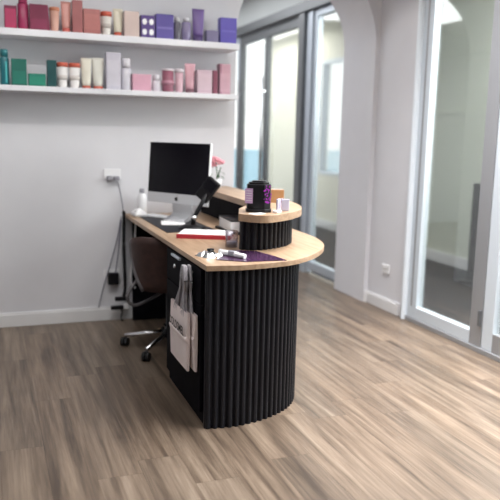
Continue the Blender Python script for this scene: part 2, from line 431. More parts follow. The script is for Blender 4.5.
Z = S1
p_box(.162, .074, .142, Z, lin(126, 14, 66), 'deep magenta carton with bright pink front panel beside the tall rose pink bottle', [(.06, .86, lin(190, 24, 92))])
p_bottle(.238, .066, .235, Z, lin(172, 32, 92), lin(190, 52, 110), 'tall rose pink bottle rising between two magenta cartons on the upper shelf', capw=.8, capfrac=.3, shoulder=.03)
p_box(.331, .112, .162, Z, lin(128, 20, 66), 'wide dark burgundy carton, the widest magenta one on the upper shelf', [(.1, .45, lin(140, 28, 76))], flare=.012)
p_tub(.429, .066, .155, Z, lin(226, 170, 150), lin(214, 130, 90), 'peach tapered tub with a tan orange lid beside the burgundy carton', .14)
p_tube(.501, .064, .196, Z, lin(222, 150, 138), lin(214, 96, 84), 'tall salmon pink tube with coral cap between peach tub and tall rose carton')
p_box(.570, .064, .207, Z, lin(168, 92, 92), 'tall dusty rose carton, tallest of the rose cartons on the upper shelf')
p_box(.661, .108, .160, Z, lin(178, 104, 100), 'wide dusty rose carton next to a white tub with orange lid', [(.2, .8, lin(190, 112, 106))])
p_tub(.757, .074, .154, Z, lin(228, 222, 214), lin(206, 80, 50), 'white tapered tub with orange-red lid on the upper shelf', .2, label_col=lin(196, 186, 178))
p_tube(.834, .066, .178, Z, lin(220, 212, 188), lin(200, 78, 52), 'cream tube with orange cap below on the upper shelf beside pale beige carton')
p_box(.920, .098, .166, Z, lin(214, 190, 182), 'pale beige carton on the upper shelf before the spotted purple box')
p_box(1.028, .092, .149, Z, lin(92, 66, 142), 'purple carton with four white round spots on its front', windows=True)
p_box(1.143, .120, .165, Z, lin(98, 84, 168), 'wide violet carton beside the white spotted purple box', [(.42, .50, lin(132, 118, 196))])
p_bottle(1.234, .048, .158, Z, lin(96, 92, 108), lin(206, 206, 210), 'slim dark grey bottle with pale cap on the upper shelf', capw=.7)
p_bottle(1.299, .066, .157, Z, lin(134, 122, 164), lin(220, 218, 226), 'greyish lilac bottle with white cap between dark grey bottle and purple tube', capw=.6, capfrac=.16)
p_tube(1.383, .088, .222, Z, lin(116, 88, 160), lin(84, 62, 120), 'tall purple squeeze tube with wide crimped top, tallest of the purple products', capfrac=.2)
p_box(1.478, .084, .085, Z, lin(128, 120, 158), 'small grey lilac carton, the lowest on the upper shelf')
p_box(1.594, .118, .176, Z, lin(96, 82, 186), 'bright blue violet carton, last on the upper shelf by the arch', [(.46, .52, lin(120, 106, 204))])
Z = S2
p_bottle(.116, .056, .222, Z, lin(0, 110, 120), lin(10, 120, 128), 'tall teal bottle, first on the lower shelf', capw=.85, stripe=lin(60, 190, 190))
p_box(.203, .092, .167, Z, lin(0, 106, 92), 'emerald green carton beside the teal bottle', [(.08, .55, lin(8, 122, 104))])
p_box(.311, .106, .080, Z, lin(10, 128, 106), 'low green carton, the shortest on the lower shelf', [(.2, .8, lin(16, 142, 116))])
p_box(.403, .058, .170, Z, lin(10, 76, 78), 'narrow dark teal green carton beside the white tubs', d=.06)
p_tub(.472, .074, .160, Z, lin(234, 230, 228), lin(214, 92, 62), 'lower shelf white tub with orange-red lid next to the narrow dark green carton', .17, label_col=lin(214, 206, 200))
p_tub(.549, .074, .160, Z, lin(234, 230, 228), lin(214, 88, 58), 'lower shelf white tub with orange-red lid next to the cream tubes', .17, label_col=lin(214, 206, 200))
p_tube(.624, .070, .197, Z, lin(228, 222, 204), lin(204, 86, 58), 'lower shelf cream tube with orange cap next to the white tub', capfrac=.1)
p_tube(.700, .078, .202, Z, lin(226, 224, 212), lin(204, 86, 58), 'lower shelf cream tube with orange cap next to the tall silver white carton', capfrac=.1)
p_box(.797, .094, .240, Z, lin(206, 202, 216), 'tall silver white carton, the tallest on the lower shelf', [(.1, .8, lin(214, 210, 222))])
p_bottle(.886, .066, .210, Z, lin(214, 212, 222), lin(224, 222, 230), 'tall white bottle between the silver white carton and a pink carton', capw=.86, capfrac=.3, shoulder=.03)
p_box(.987, .126, .110, Z, lin(222, 164, 186), 'low bubblegum pink carton on the lower shelf')
p_bottle(1.092, .058, .112, Z, lin(216, 208, 218), lin(226, 222, 230), 'small silvery white jar bottle beside the low pink carton', capw=.85, capfrac=.32)
p_tub(1.172, .084, .157, Z, lin(158, 90, 112), lin(226, 212, 220), 'dark rose tub with a white lid on the lower shelf', .09, base=.9, label_col=lin(190, 130, 150))
p_tub(1.252, .062, .160, Z, lin(220, 176, 190), lin(226, 214, 222), 'pale pink tub with white lid beside the dark rose tub', .16, base=.8)
p_tube(1.328, .076, .200, Z, lin(216, 160, 174), lin(132, 84, 98), 'rose pink squeeze tube with dark mauve cap on the lower shelf', capfrac=.14)
p_box(1.426, .106, .160, Z, lin(212, 182, 196), 'wide pale pink carton near the arch end of the lower shelf', [(.15, .85, lin(218, 190, 202))])
p_box(1.503, .034, .162, Z, lin(146, 76, 98), 'thin dark rose carton squeezed between pale pink cartons')
p_box(1.574, .080, .208, Z, lin(214, 164, 180), 'tall pink carton with mauve spine, last on the lower shelf', [(.1, .7, lin(220, 172, 188))], edge=lin(172, 118, 138))

# ------------------------------------------------------------------ reception desk
D = thing('reception_desk', 'curved black fluted reception desk with light oak countertop and raised shelf', 'reception desk', (1.3, 3.9, 0))
DO = Vector((1.3, 3.9))
def sh(poly): return [(p[0]-DO.x, p[1]-DO.y) for p in poly]
def resample(P, step):
    out = [P[0].copy()]; acc = 0
    for a, b_ in zip(P[:-1], P[1:]):
        L = (b_-a).length; pos = 0
        while acc + (L-pos) >= step:
            pos += step-acc; acc = 0; out.append(a+(b_-a)*(pos/L))
        acc += L-pos
    return out
def fluted(path, z0, z1, pitch=.0345, depth=.013, inner=None):
    """extruded wall whose outer face carries half-round vertical slats"""
    P = resample(path, pitch/10); bm = B(); outer = []
    for i, p in enumerate(P):
        t = (P[min(i+1, len(P)-1)]-P[max(i-1, 0)]).normalized(); nrm = Vector((t.y, -t.x))
        ph = (i % 10)/10
        k = math.sqrt(max(0, 1-((ph-.45)/.36)**2)) if abs(ph-.45) < .36 else 0
        outer.append(p+nrm*(depth*(k-1)))
    innr = inner or [p-Vector(((P[min(i+1, len(P)-1)]-P[max(i-1, 0)]).normalized().y, -(P[min(i+1, len(P)-1)]-P[max(i-1, 0)]).normalized().x))*.04 for i, p in enumerate(P)]
    poly = [(p.x, p.y) for p in outer]+[(p.x, p.y) for p in reversed(innr)]
    poly = sh(poly)
    a = [bm.verts.new((x, y, z0)) for x, y in poly]; b_ = [bm.verts.new((x, y, z1)) for x, y in poly]
    n = len(poly)
    for i in range(n): bm.faces.new((a[i], a[(i+1) % n], b_[(i+1) % n], b_[i]))
    m = len(outer)
    for i in range(m-1):
        if len(innr) == m:
            for q in (a, b_):
                bm.faces.new((q[i], q[i+1], q[n-2-i], q[n-1-i]))
    return bm
V2 = lambda *ps: [Vector(p) for p in ps]
base_path = [Vector((p[0], p[1])) for p in spline([(.888, 2.905, 0), (.97, 2.893, 0), (1.067, 2.893, 0), (1.227, 2.940, 0), (1.378, 3.045, 0), (1.480, 3.22, 0), (1.522, 3.45, 0), (1.525, 3.8, 0), (1.525, 4.4, 0), (1.525, 4.925, 0)], 12)]
obj('fluted_front', fluted(base_path, 0, .745), M['flute'], D)
top_poly = [(.884, 2.892)] + [(p.x, p.y) for p in spline([(1.04, 2.876, 0), (1.20, 2.900, 0), (1.36, 2.960, 0), (1.53, 3.110, 0), (1.672, 3.320, 0), (1.745, 3.58, 0), (1.765, 3.90, 0)], 8)] + [(1.765, 4.922), (.893, 4.922)]
b = B(); prism(b, sh(top_poly), .745, .770); obj('countertop', b, M['oak'], D, .002)
# pedestal with drawer and cupboard, facing the operator's side
b = B(); prism(b, sh([(.899, 2.915), (1.38, 2.99+.08), (1.38, 3.63), (.902, 3.63)]), 0.0, .745); obj('pedestal', b, M['black'], D, .002)
def on_side(y0, y1, z0, z1, t=.016):
    X = lambda y: .899+(y-2.915)*.004-.001
    return prism_bm(sh([(X(y0)-t, y0), (X(y0), y0), (X(y1), y1), (X(y1)-t, y1)]), z0, z1)
def prism_bm(poly, z0, z1):
    b = B(); prism(b, poly, z0, z1); return b
dw = obj('drawer', on_side(2.97, 3.625, .575, .735), M['black'], D, .002)
b = B(); box(b, .872-1.3, .888-1.3, 3.33-3.9, 3.49-3.9, .716, .728); obj('drawer_pull', b, M['alu'], dw, .002)
b = B(); lathe(b, [(.011, 0), (.011, .012), (.008, .014)], seg=16)
bmesh.ops.transform(b, matrix=Matrix.Translation((.8895-1.3, 3.44-3.9, .668)) @ Matrix.Rotation(-PI/2, 4, 'Y'), verts=b.verts)
obj('lock', b, M['chrome'], dw)
b = B(); tube(b, [(.89-1.3, 3.11-3.9, .700), (.826-1.3, 3.11-3.9, .700)], .006, 10)
obj('hook', b, M['alug'], dw)
cd = obj('cupboard_door', on_side(2.97, 3.625, .06, .569), M['black'], D, .002)
# end panel and back panel closing the knee space
b = B(); box(b, 1.46-1.3, 1.50-1.3, 3.63-3.9, 4.92-3.9, 0, .745); obj('modesty_panel', b, M['black'], D)
b = B(); box(b, .935-1.3, 1.46-1.3, 4.855-3.9, 4.875-3.9, .0, .745); obj('end_panel', b, M['black'], D)
# raised counter
r_outer = [Vector((p[0], p[1])) for p in spline([(1.168, 3.275, 0), (1.225, 3.235, 0), (1.31, 3.238, 0), (1.448, 3.320, 0), (1.548, 3.47, 0), (1.585, 3.68, 0), (1.588, 4.2, 0), (1.588, 4.925, 0)], 12)]
obj('raised_fluted_panel', fluted(r_outer, .770, .925, pitch=.0345), M['flute'], D)
b = B(); box(b, 1.455-1.3, 1.475-1.3, 3.60-3.9, 4.92-3.9, .770, .925); obj('raised_back_panel', b, M['black'], D)
rs = [(1.140, 3.205)] + [(p.x, p.y) for p in spline([(1.175, 3.150, 0), (1.225, 3.105, 0), (1.30, 3.120, 0), (1.45, 3.235, 0), (1.575, 3.41, 0), (1.648, 3.66, 0), (1.66, 3.95, 0)], 8)] + [(1.66, 4.922), (1.43, 4.922), (1.405, 3.80), (1.345, 3.62), (1.222, 3.43)]
b = B(); prism(b, sh(rs), .925, .962); obj('raised_shelf', b, M['oak'], D, .002)

# ------------------------------------------------------------------ computer
mon = thing('computer', 'silver all-in-one desktop computer with blank black screen on the desk', 'computer', (1.135, 4.40, .7746))
a = math.radians(-57)
mon.rotation_euler = (0, 0, a)
mw, z0, z1 = .525, .113, .510
def tilt(bm, d=4.5):
    bmesh.ops.transform(bm, matrix=Matrix.Rotation(math.radians(-d), 4, 'X'), verts=bm.verts)
def pan(x0, x1, y0, y1, za, zb): b = B(); box(b, x0, x1, y0, y1, za, zb); tilt(b); return b
obj('case', pan(-mw/2, mw/2, -.012, .008, z0, z1), M['imac'], mon, .004)
obj('screen', pan(-mw/2+.004, mw/2-.004, -.0135, -.0115, z0+.066, z1-.004), M['screen'], mon)
b = B(); lathe(b, [(.05, 0), (.16, .001), (.17, .02)], seg=32)
bmesh.ops.transform(b, matrix=Matrix.Translation((0, .008, .30)) @ Matrix.Rotation(PI/2, 4, 'X') @ Matrix.Diagonal((1, .8, 1, 1)), verts=b.verts); tilt(b)
b.free()
# fruit emblem on the chin
b = B(); pts = []
for k in range(40):
    t = 2*PI*k/40; r = .0135*(1-.10*math.cos(2*t+PI)*0 - .12*max(0, math.sin(t))**8 - .10*max(0, -math.sin(t))**10)
    x, z = r*math.cos(t), r*math.sin(t)*1.05
    dx, dz = x-.0165, z-.002
    if math.hypot(dx, dz) < .0068:
        s = .0068/max(1e-6, math.hypot(dx, dz)); x, z = .0165+dx*s, .002+dz*s
    pts.append((x, z))
vs = [b.verts.new((x, -.0130, z0+.032+z)) for x, z in pts]; b.faces.new(vs)
lf = [b.verts.new((x, -.0130, z0+.032+z)) for x, z in ((0, .0145), (.002, .0185), (.006, .0215), (.0065, .018), (.004, .0155))]; b.faces.new(lf)
tilt(b); obj('emblem', b, M['ink'], mon)
b = B(); prof = [(.0, .0), (-.03, .0), (-.03, .006), (.045, .012), (.075, .05), (.040, .30), (.030, .30), (.058, .05), (.03, .004)]
n = len(prof); A_ = [b.verts.new((-.085, y, z)) for y, z in prof]; B_ = [b.verts.new((.085, y, z)) for y, z in prof]
b.faces.new(A_); b.faces.new(list(reversed(B_)))
for i in range(n): b.faces.new((A_[i], B_[i], B_[(i+1) % n], A_[(i+1) % n]))
obj('stand', b, M['imac'], mon)

# ------------------------------------------------------------------ payment terminal on slanted stand
t = thing('payment_terminal', 'black terminal with tilted head on a slanted arm in front of the computer screen', 'terminal', (1.14, 4.03, .7745))
b = B(); lathe(b, [(.085, 0), (.085, .010), (.06, .022), (.02, .028)], seg=28); obj('base', b, M['plastic'], t)
hv = Vector((.095, .0, .235))
b = B(); tube(b, [(0, 0, .02), (.01, 0, .07), (.05, 0, .14), (.09, 0, .215)], .014, 10, taper=.9); obj('arm', b, M['plastic'], t)
b = B(); tube(b, [(0.004, 0, .055), (.012, 0, .078)], .018, 12); obj('collar', b, M['chrome'], t)
b = B(); box(b, -.045, .045, -.016, .016, -.075, .075)
bmesh.ops.transform(b, matrix=Matrix.Translation(hv) @ Matrix.Rotation(math.radians(-35), 4, 'Z') @ Matrix.Rotation(math.radians(38), 4, 'Y'), verts=b.verts)
obj('head', b, M['plastic'], t, .008)
b = B(); box(b, -.032, .032, -.019, -.016, 0.0, .06)
bmesh.ops.transform(b, matrix=Matrix.Translation(hv) @ Matrix.Rotation(math.radians(-35), 4, 'Z') @ Matrix.Rotation(math.radians(38), 4, 'Y'), verts=b.verts)
obj('display', b, M['screen'], t)

# ------------------------------------------------------------------ desk clutter
DT = .7702
b = B(); prism(b, [(-.145, -.40), (.165, -.36), (.165, .40), (-.145, .40)], 0, .004)
mt_ = tag(obj('desk_mat', b, M['leather'], loc=(1.105, 4.345, DT), bevel=.0015), 'black leather desk mat spread on the oak countertop', 'desk mat')
mt_.location = (1.10, 4.32, DT)
b = B(); box(b, -.075, .075, -.105, .105, 0, .002)
o = tag(obj('note_paper', b, M['paper'], loc=(1.093, 4.36-.04, DT+.0045)), 'white sheet of paper lying on the black desk mat', 'paper'); o.rotation_euler.z = math.radians(-12)
# appointment book
t = thing('appointment_book', 'appointment book with red cover and white pages on the oak countertop', 'book', (1.135, 3.735, DT), math.radians(-25))
b = B(); box(b, -.150, .150, -.10, .10, 0, .005); box(b, -.150, .150, -.10, -.094, .005, .024); obj('cover', b, M['red'], t, .0015)
b = B(); box(b, -.146, .146, -.0935, .097, .005, .023)
obj('pages', b, M['paper'], t, .001)
b = B(); vs = box(b, -.14, .146, -.085, .095, .0232, .027)
obj('loose_sheet', b, M['paper'], t, .001)
# stack by the raised counter
t = thing('paper_box', 'white box with dark lid beside the raised counter panel', 'box', (1.372, 3.92, DT+.0135), math.radians(-4))
b = B(); box(b, -.062, .062, -.14, .14, 0, .060); obj('carton', b, M['paper'], t, .002)
b = B(); box(b, -.064, .064, -.142, .142, .0602, .068); obj('lid', b, M['plastic'], t, .002)
t = tag(obj('folder', bx(-.06, .05, -.16, .16, 0, .013), [M['leather']], loc=(1.372, 3.92, DT), bevel=.002), 'slim black folder lying under the white box with dark lid', 'folder')
t.rotation_euler.z = math.radians(5)
# small clear holder
t = thing('pen_cup', 'small clear cup under the end of the raised shelf', 'cup', (1.160, 3.36, DT))
b = B(); lathe(b, [(.026, 0), (.03, .002), (.034, .085)], seg=20); obj('cup_body', b, M['clear'], t)
b = B(); lathe(b, [(.024, .003), (.026, .03)], seg=20); obj('contents', b, M['grey'], t)
# shiny packet at the desk corner
def crumple(name, sx, sy, sz, m, parent=None, loc=None, seed=1, cuts=7):
    rn = random.Random(seed); bm = B(); bmesh.ops.create_grid(bm, x_segments=cuts, y_segments=cuts, size=1)
    for v in bm.verts:
        e = max(abs(v.co.x), abs(v.co.y)); hgt = (1-e**4)
        v.co = (v.co.x*sx*(1+rn.uniform(-.08, .08)), v.co.y*sy*(1+rn.uniform(-.08, .08)), .0008+sz*hgt*rn.uniform(.45, 1))
    return obj(name, bm, m, parent, loc=loc)
t = thing('foil_packet', 'crumpled shiny silver packet with dark clip at the countertop corner', 'packet', (.972, 3.135, DT), math.radians(20))
crumple('wrapper', .055, .05, .028, M['chrome'], t, seed=3)
b = B(); box(b, -.012, .014, -.02, .006, .026, .036); obj('clip', b, M['plastic'], t, .003)
t = thing('foil_strip', 'white foil strip lying across the purple brochure edge', 'strip', (1.068, 3.075, DT+.0035), math.radians(-62))
b = B(); tube(b, [(-.085, 0, .014), (-.03, .004, .012), (.03, -.003, .013), (.08, .0, .011)], .012, 8); obj('wrapper', b, M['paper'], t)
b = B(); box(b, -.02, .02, -.013, .013, .003, .027); obj('label_band', b, M['grey'], t, .004)
# purple swatch brochure
def grid_mat():
    m = mat('purple_grid_print', (.05, .02, .06), .25); n, l, b_ = nodes(m)
    tc = n.new('ShaderNodeTexCoord'); mp = n.new('ShaderNodeMapping'); mp.inputs['Rotation'].default_value = (0, 0, .6); mp.inputs['Scale'].default_value = (17, 17, 17)
    ck = n.new('ShaderNodeTexBrick'); ck.inputs['Color1'].default_value = (.010, .005, .014, 1); ck.inputs['Color2'].default_value = (.028, .010, .034, 1)
    ck.inputs['Mortar'].default_value = (.17, .07, .18, 1); ck.inputs['Mortar Size'].default_value = .03; ck.inputs['Scale'].default_value = 1; ck.inputs['Row Height'].default_value = .45; ck.inputs['Brick Width'].default_value = .5
    l.new(tc.outputs['Object'], mp.inputs[0]); l.new(mp.outputs[0], ck.inputs['Vector']); l.new(ck.outputs[0], b_.inputs['Base Color']); return m
b = B(); prism(b, [(-.165, -.035), (-.05, -.115), (.150, -.125), (.138, -.02), (.10, .145), (-.02, .205)], 0, .003)
tag(obj('brochure', b, grid_mat(), loc=(1.135, 3.055, DT)), 'dark purple grid-patterned brochure on the front of the countertop', 'brochure')

# white things by the wall end of the desk
t = thing('spray_bottle', 'white bottle with dark cap against the wall beside the computer', 'bottle', (1.005, 4.860, DT))
b = B(); lathe(b, [(.030, 0), (.034, .006), (.034, .11), (.028, .135), (.014, .15)], seg=24); obj('bottle_body', b, M['white'], t)
b = B(); lathe(b, [(.015, .1502), (.017, .155), (.017, .178), (.013, .182)], seg=18); obj('cap', b, M['grey'], t)
t = thing('tissue_packet', 'soft white tissue packet at the wall end of the countertop', 'tissue packet', (.957, 4.745, DT), .05)
b = B(); box(b, -.042, .042, -.07, .07, 0, .03); obj('wrapper', b, M['white'], t, .012)
crumple('tissue', .035, .05, .028, M['paper'], t, loc=(0, 0, .029), seed=8)
t = thing('keyboard', 'slim white keyboard in front of the computer stand', 'keyboard', (1.075, 4.66, DT+.0045), math.radians(-60))
b = B(); box(b, -.11, .11, -.052, .052, 0, .008); obj('keyboard_base', b, M['imac'], t, .003)
b = B()
for r_ in range(4):
    for c_ in range(9): box(b, -.104+c_*.0232, -.104+c_*.0232+.019, -.047+r_*.0238, -.047+r_*.0238+.0195, .008, .011)
obj('keys', b, M['white'], t)

# ------------------------------------------------------------------ on the raised shelf
RT = .9622
t = thing('product_display', 'black and purple glossy product display box with lilac label on the raised shelf', 'display box', (1.270, 3.270, RT), math.radians(-20))
body = [(-.062, -.045), (-.030, -.058), (.030, -.058), (.062, -.035), (.066, .02), (.045, .05), (-.045, .05), (-.066, .01)]
b = B(); prism(b, body, 0.0, .018); prism(b, [(x*.93, y*.93) for x, y in body], .018, .140); obj('box_body', b, M['plastic'], t, .004)
b = B(); prism(b, [(x*.80, y*.80) for x, y in body], .1402, .150); prism(b, [(x*.55, y*.55) for x, y in body], .150, .157); obj('lid', b, M['plastic'], t, .004)
def face_quad(p0, p1, u0, u1, z0, z1, off=.0015):
    p0, p1 = Vector(p0), Vector(p1); d = p1-p0; nrm = Vector((d.y, -d.x)).normalized()*off
    q = [(p0+d*u0+nrm), (p0+d*u1+nrm)]
    bm = B(); vs = [bm.verts.new((q[0].x, q[0].y, z0)), bm.verts.new((q[1].x, q[1].y, z0)), bm.verts.new((q[1].x, q[1].y, z1)), bm.verts.new((q[0].x, q[0].y, z1))]
    bm.faces.new(vs); return bm
k = .93
lb = obj('lilac_label', face_quad((-.062*k, -.045*k), (-.030*k, -.058*k), -.35, .95, .046, .120, .004), M['lilac'], t)
bm = B()
for i in range(5):
    z = .058+i*.012; p0, p1 = Vector((-.062*k, -.045*k)), Vector((-.030*k, -.058*k)); d = p1-p0; nr = Vector((d.y, -d.x)).normalized()*.0045
    a0, a1 = p0+d*-.2+nr, p0+d*.8+nr
    bm.faces.new([bm.verts.new((a0.x, a0.y, z)), bm.verts.new((a1.x, a1.y, z)), bm.verts.new((a1.x, a1.y, z+.003)), bm.verts.new((a0.x, a0.y, z+.003))])
obj('label_lines', bm, M['white'], t)
bm = B(); rn = random.Random(5); p0, p1 = Vector((.026*k, -.058*k)), Vector((.062*k, -.035*k)); d = p1-p0; nr = Vector((d.y, -d.x)).normalized()*.0025
for q_ in range(34):
    cu = min(1.0, max(0, rn.gauss(.5, .28))); cz = .05+.085*rn.random()**1.3; rr = rn.uniform(.0025, .0058); vs = []
    for q in range(7):
        t_ = 2*PI*q/7; r2 = rr*rn.uniform(.6, 1.2)
        p = p0+d*cu+d.normalized()*(r2*math.cos(t_))+nr*(1+.02*q_); vs.append(bm.verts.new((p.x, p.y, cz+r2*math.sin(t_))))
    bm.faces.new(vs)
obj('violet_motif', bm, M['magenta'], t)
# wooden block
t = thing('card_holder', 'honey brown timber card holder behind the purple display box', 'card holder', (1.545, 3.70, RT), math.radians(-18))
b = B(); box(b, -.042, .042, -.025, .025, 0, .075); obj('block', b, M['wood2'], t, .003)
b = B(); box(b, -.036, .036, -.004, .004, .0752, .079); obj('cards', b, M['paper'], t)
# clear wrapped sachets
t = thing('sachet_pile', 'clear wrapped lavender sachets heaped beside the display box', 'sachets', (1.400, 3.29, RT), .3)
for i, (x, y, r_) in enumerate(((-.016, .0, .5), (.024, .016, 1.3), (.012, -.022, 2.4))):
    b = B(); vs = box(b, -.020, .020, -.006, .006, 0, .062)
    bmesh.ops.transform(b, matrix=Matrix.Translation((x, y, 0)) @ Matrix.Rotation(r_, 4, 'Z') @ Matrix.Rotation(.0, 4, 'X'), verts=b.verts)
    s_ = obj('sachet', b, M['lavfilm'] if i != 1 else M['clear'], t, .004)
# cards
b = B(); box(b, -.04, .04, -.02, .02, 0, .003)
o = tag(obj('price_card', b, M['paper'], loc=(1.225, 3.170, RT)), 'white card lying flat before the display box', 'card'); o.rotation_euler.z = .35
b = B(); box(b, -.022, .022, -.014, .014, 0, .012)
o = tag(obj('sample_box', b, M['paper'], loc=(1.345, 3.205, RT), bevel=.003), 'tiny cream sample box lying beside the lavender sachets', 'box'); o.rotation_euler.z = .6
# flower
t = thing('potted_flower', 'pink flower with dark green leaves in a small pot on the far raised shelf', 'flower', (1.515, 4.74, RT))
b = B(); lathe(b, [(.026, 0), (.034, .005), (.04, .06), (.036, .062)], seg=20); obj('pot', b, M['white'], t)
b = B(); tube(b, [(0, 0, .055), (.004, .0, .11), (-.008, -.004, .18)], .004, 6); tube(b, [(0, 0, .055), (.016, 0, .1), (.028, -.01, .15)], .004, 6); obj('stem', b, M['leaf'], t)
for (c, r_) in (((-.01, -.005, .20), .030), ((.026, -.012, .185), .024), ((-.018, .01, .165), .022)):
    b = B()
    for k_ in range(7):
        a_ = 2*PI*k_/7; bb = bmesh.ops.create_icosphere(b, subdivisions=2, radius=1)
        bmesh.ops.transform(b, matrix=Matrix.Translation((c[0]+.5*r_*math.cos(a_), c[1]+.5*r_*math.sin(a_), c[2]+.3*r_*math.sin(3*a_))) @ Matrix.Rotation(a_, 4, 'Z') @ Matrix.Diagonal((r_*.75, r_*.5, r_*.55, 1)), verts=bb['verts'])
    for f in b.faces: f.smooth = True
    obj('blossom', b, M['pink'], t)
for (x, y, z, a_, s_) in ((.03, -.01, .115, -.3, .05), (-.03, 0, .10, PI-.2, .04), (.02, .02, .09, .9, .045), (.035, -.02, .085, -.6, .04)):
    b = B(); vs = []
    for u, w in ((0, 0), (.35, .3), (.7, .26), (1, 0), (.7, -.26), (.35, -.3)):
        vs.append(b.verts.new((s_*u, s_*w, -s_*.5*u*u+.012*abs(w))))
    b.faces.new(vs); bmesh.ops.transform(b, matrix=Matrix.Translation((x*.4, y, z)) @ Matrix.Rotation(a_, 4, 'Z'), verts=b.verts)
    obj('leaf', b, M['leaf'], t)

# ------------------------------------------------------------------ carrier bags on the drawer hook
def bag(lab, dx, dy, dz, rz, text, sc=1.0):
    t = thing('carrier_bag', lab, 'bag', (.846+dx, 3.235+dy, .235+dz), rz, 'carrier bags hanging on the desk drawer')
    W, Hh, T = .168*sc, .30*sc, .0075
    # body: slightly bowed sides, a horizontal fold ridge
    bm = B(); zs = [0, .05, .13, .155, .165, .175, .23, Hh]
    rings = []
    for z in zs:
        ridge = .006 if abs(z-.158) < .004 else 0
        bow = T*(1+.7*math.sin(PI*min(1, z/Hh)))
        w = W*(1-.02*math.sin(PI*z/Hh))
        rings.append([bm.verts.new(p) for p in ((-bow-ridge, -w, z), (-bow-ridge-.002, 0, z+.001), (-bow-ridge, w, z), (bow*.6, w*1.0, z), (bow*.6, 0, z), (bow*.6, -w, z))])
    for i in range(len(rings)-1):
        for k_ in range(6): bm.faces.new((rings[i][k_], rings[i][(k_+1) % 6], rings[i+1][(k_+1) % 6], rings[i+1][k_]))
    bm.faces.new(list(reversed(rings[0])))
    obj('bag_body', bm, M['bag'], t, .003)
    # ribbon handles looped over the hook
    HK = Vector((0, 3.11-(3.235+dy), .700-(.235+dz)))
    for hx in ((-.004, .006) if text else (-.004,)):
        for q, (off, spread) in enumerate(((.017, .092), (.025, .066), (.033, .040))):
            bm = B(); zt = HK.z+.0175+.006*q
            xt = hx*.9
            P_ = [(hx, -spread, Hh-.03), (hx, -spread*.75+HK.y*.25, Hh+.02), (xt, HK.y-off*1.15, HK.z-.05), (xt, HK.y-off*.95, HK.z-.012), (xt, HK.y-off*.45, zt-.003), (xt, HK.y, zt),
                  (xt, HK.y+off*.45, zt-.003), (xt, HK.y+off*.95, HK.z-.012), (xt, HK.y+off*1.15, HK.z-.05), (hx, spread*.75+HK.y*.25, Hh+.02), (hx, spread, Hh-.03)]
            tube(bm, spline(P_, 5), .0072, 6)
            obj('ribbon_handle', bm, M['ribbon'], t)
    if text:
        cu = bpy.data.curves.new('bag_lettering', 'FONT'); cu.body = text; cu.size = .056; cu.align_x = 'CENTER'; cu.offset = .0014; cu.space_character = 1.02
        o = bpy.data.objects.new('bag_lettering', cu); C.objects.link(o)
        dg = bpy.context.evaluated_depsgraph_get(); me = bpy.data.meshes.new_from_object(o.evaluated_get(dg)); bpy.data.objects.remove(o)
        o = bpy.data.objects.new('lettering', me); C.objects.link(o); me.materials.append(M['ink'])
        # text x runs toward -Y (as read from the operator's side), up is +Z, facing -X
        ys = (W*1.75)/max(1e-6, (max(v.co.x for v in me.vertices)-min(v.co.x for v in me.vertices)))
        for v in me.vertices: v.co = (-T*1.7-.0080+v.co.z, -v.co.x*ys, .168+v.co.y)
        o.parent = t
    return t
bag('blush white carrier bag with black lettering and grey ribbon handles hanging on the desk drawer', -.006, -.065, .012, 0, 'COLDSMEL', .93)
bag('blush white carrier bag hanging behind the lettered one, only its edge showing', .023, -.100, .016, 0, None, .90)

# ------------------------------------------------------------------ chair
ch = thing('office_chair', 'dark brown low-back office chair on a chrome star base tucked at the desk', 'chair', (1.035, 4.155, 0), math.radians(55))
def caster_bm(x, y):
    bm = B()
    for s_ in (-1, 1):
        vs = []
        r = bmesh.ops.create_cone(bm, cap_ends=True, segments=20, radius1=.027, radius2=.027, depth=.018)
        bmesh.ops.transform(bm, matrix=Matrix.Translation((x, y+s_*.013, .027)) @ Matrix.Rotation(PI/2, 4, 'X'), verts=r['verts'])
    box(bm, x-.012, x+.012, y-.008, y+.008, .03, .058)
    return bm
for k_ in range(5):
    aw = math.radians(155+72*k_) - math.radians(55)
    c_, s_ = math.cos(aw), math.sin(aw); R_ = .29
    bm = B(); P0 = [Vector((.03*c_, .03*s_, .105)), Vector((R_*.55*c_, R_*.55*s_, .088)), Vector((R_*c_, R_*s_, .068))]
    tube(bm, P0, .017, 8, taper=.75)
    lg = obj('leg', bm, M['chrome'], ch)
    obj('caster', caster_bm(R_*c_, R_*s_), M['rubber'], lg)
b = B(); lathe(b, [(.035, .07), (.035, .12), (.026, .13), (.026, .40)], seg=20); obj('column', b, M['plastic'], ch)
b = B(); box(b, -.13, .22, -.175, .175, .41, .475); obj('seat', b, M['brown'], ch, .03, seg=4)
# backrest: curved shell on local -x side
def shell(r0, th, z0, z1, m, name, wtop=1.0, wbot=.62, n=16, nz=8, lean=.05):
    bm = B(); G = []
    for sgn in (0, 1):
        rows = []
        for j in range(nz+1):
            v = j/nz; z = z0+(z1-z0)*v; span = math.radians(62)*(wbot+(wtop-wbot)*math.sin(v*PI/2))
            row = []
            for i in range(n+1):
                u = -1+2*i/n; a_ = u*span; rr = r0+sgn*th
                row.append(bm.verts.new((-(rr*math.cos(a_))+.03-lean*v, rr*math.sin(a_)*1.02, z-.04*abs(u)**3*v)))
            rows.append(row)
        G.append(rows)
    for rows in G:
        for j in range(nz):
            for i in range(n): f = bm.faces.new((rows[j][i], rows[j][i+1], rows[j+1][i+1], rows[j+1][i])); f.smooth = True
    for i in range(n):
        for j in (0, nz): bm.faces.new((G[0][j][i], G[0][j][i+1], G[1][j][i+1], G[1][j][i]))
    for j in range(nz):
        for i in (0, n): bm.faces.new((G[0][j][i], G[0][j+1][i], G[1][j+1][i], G[1][j][i]))
    return obj(name, bm, m, ch)
shell(.205, .030, .40, .735, M['brown'], 'backrest', wbot=.42)
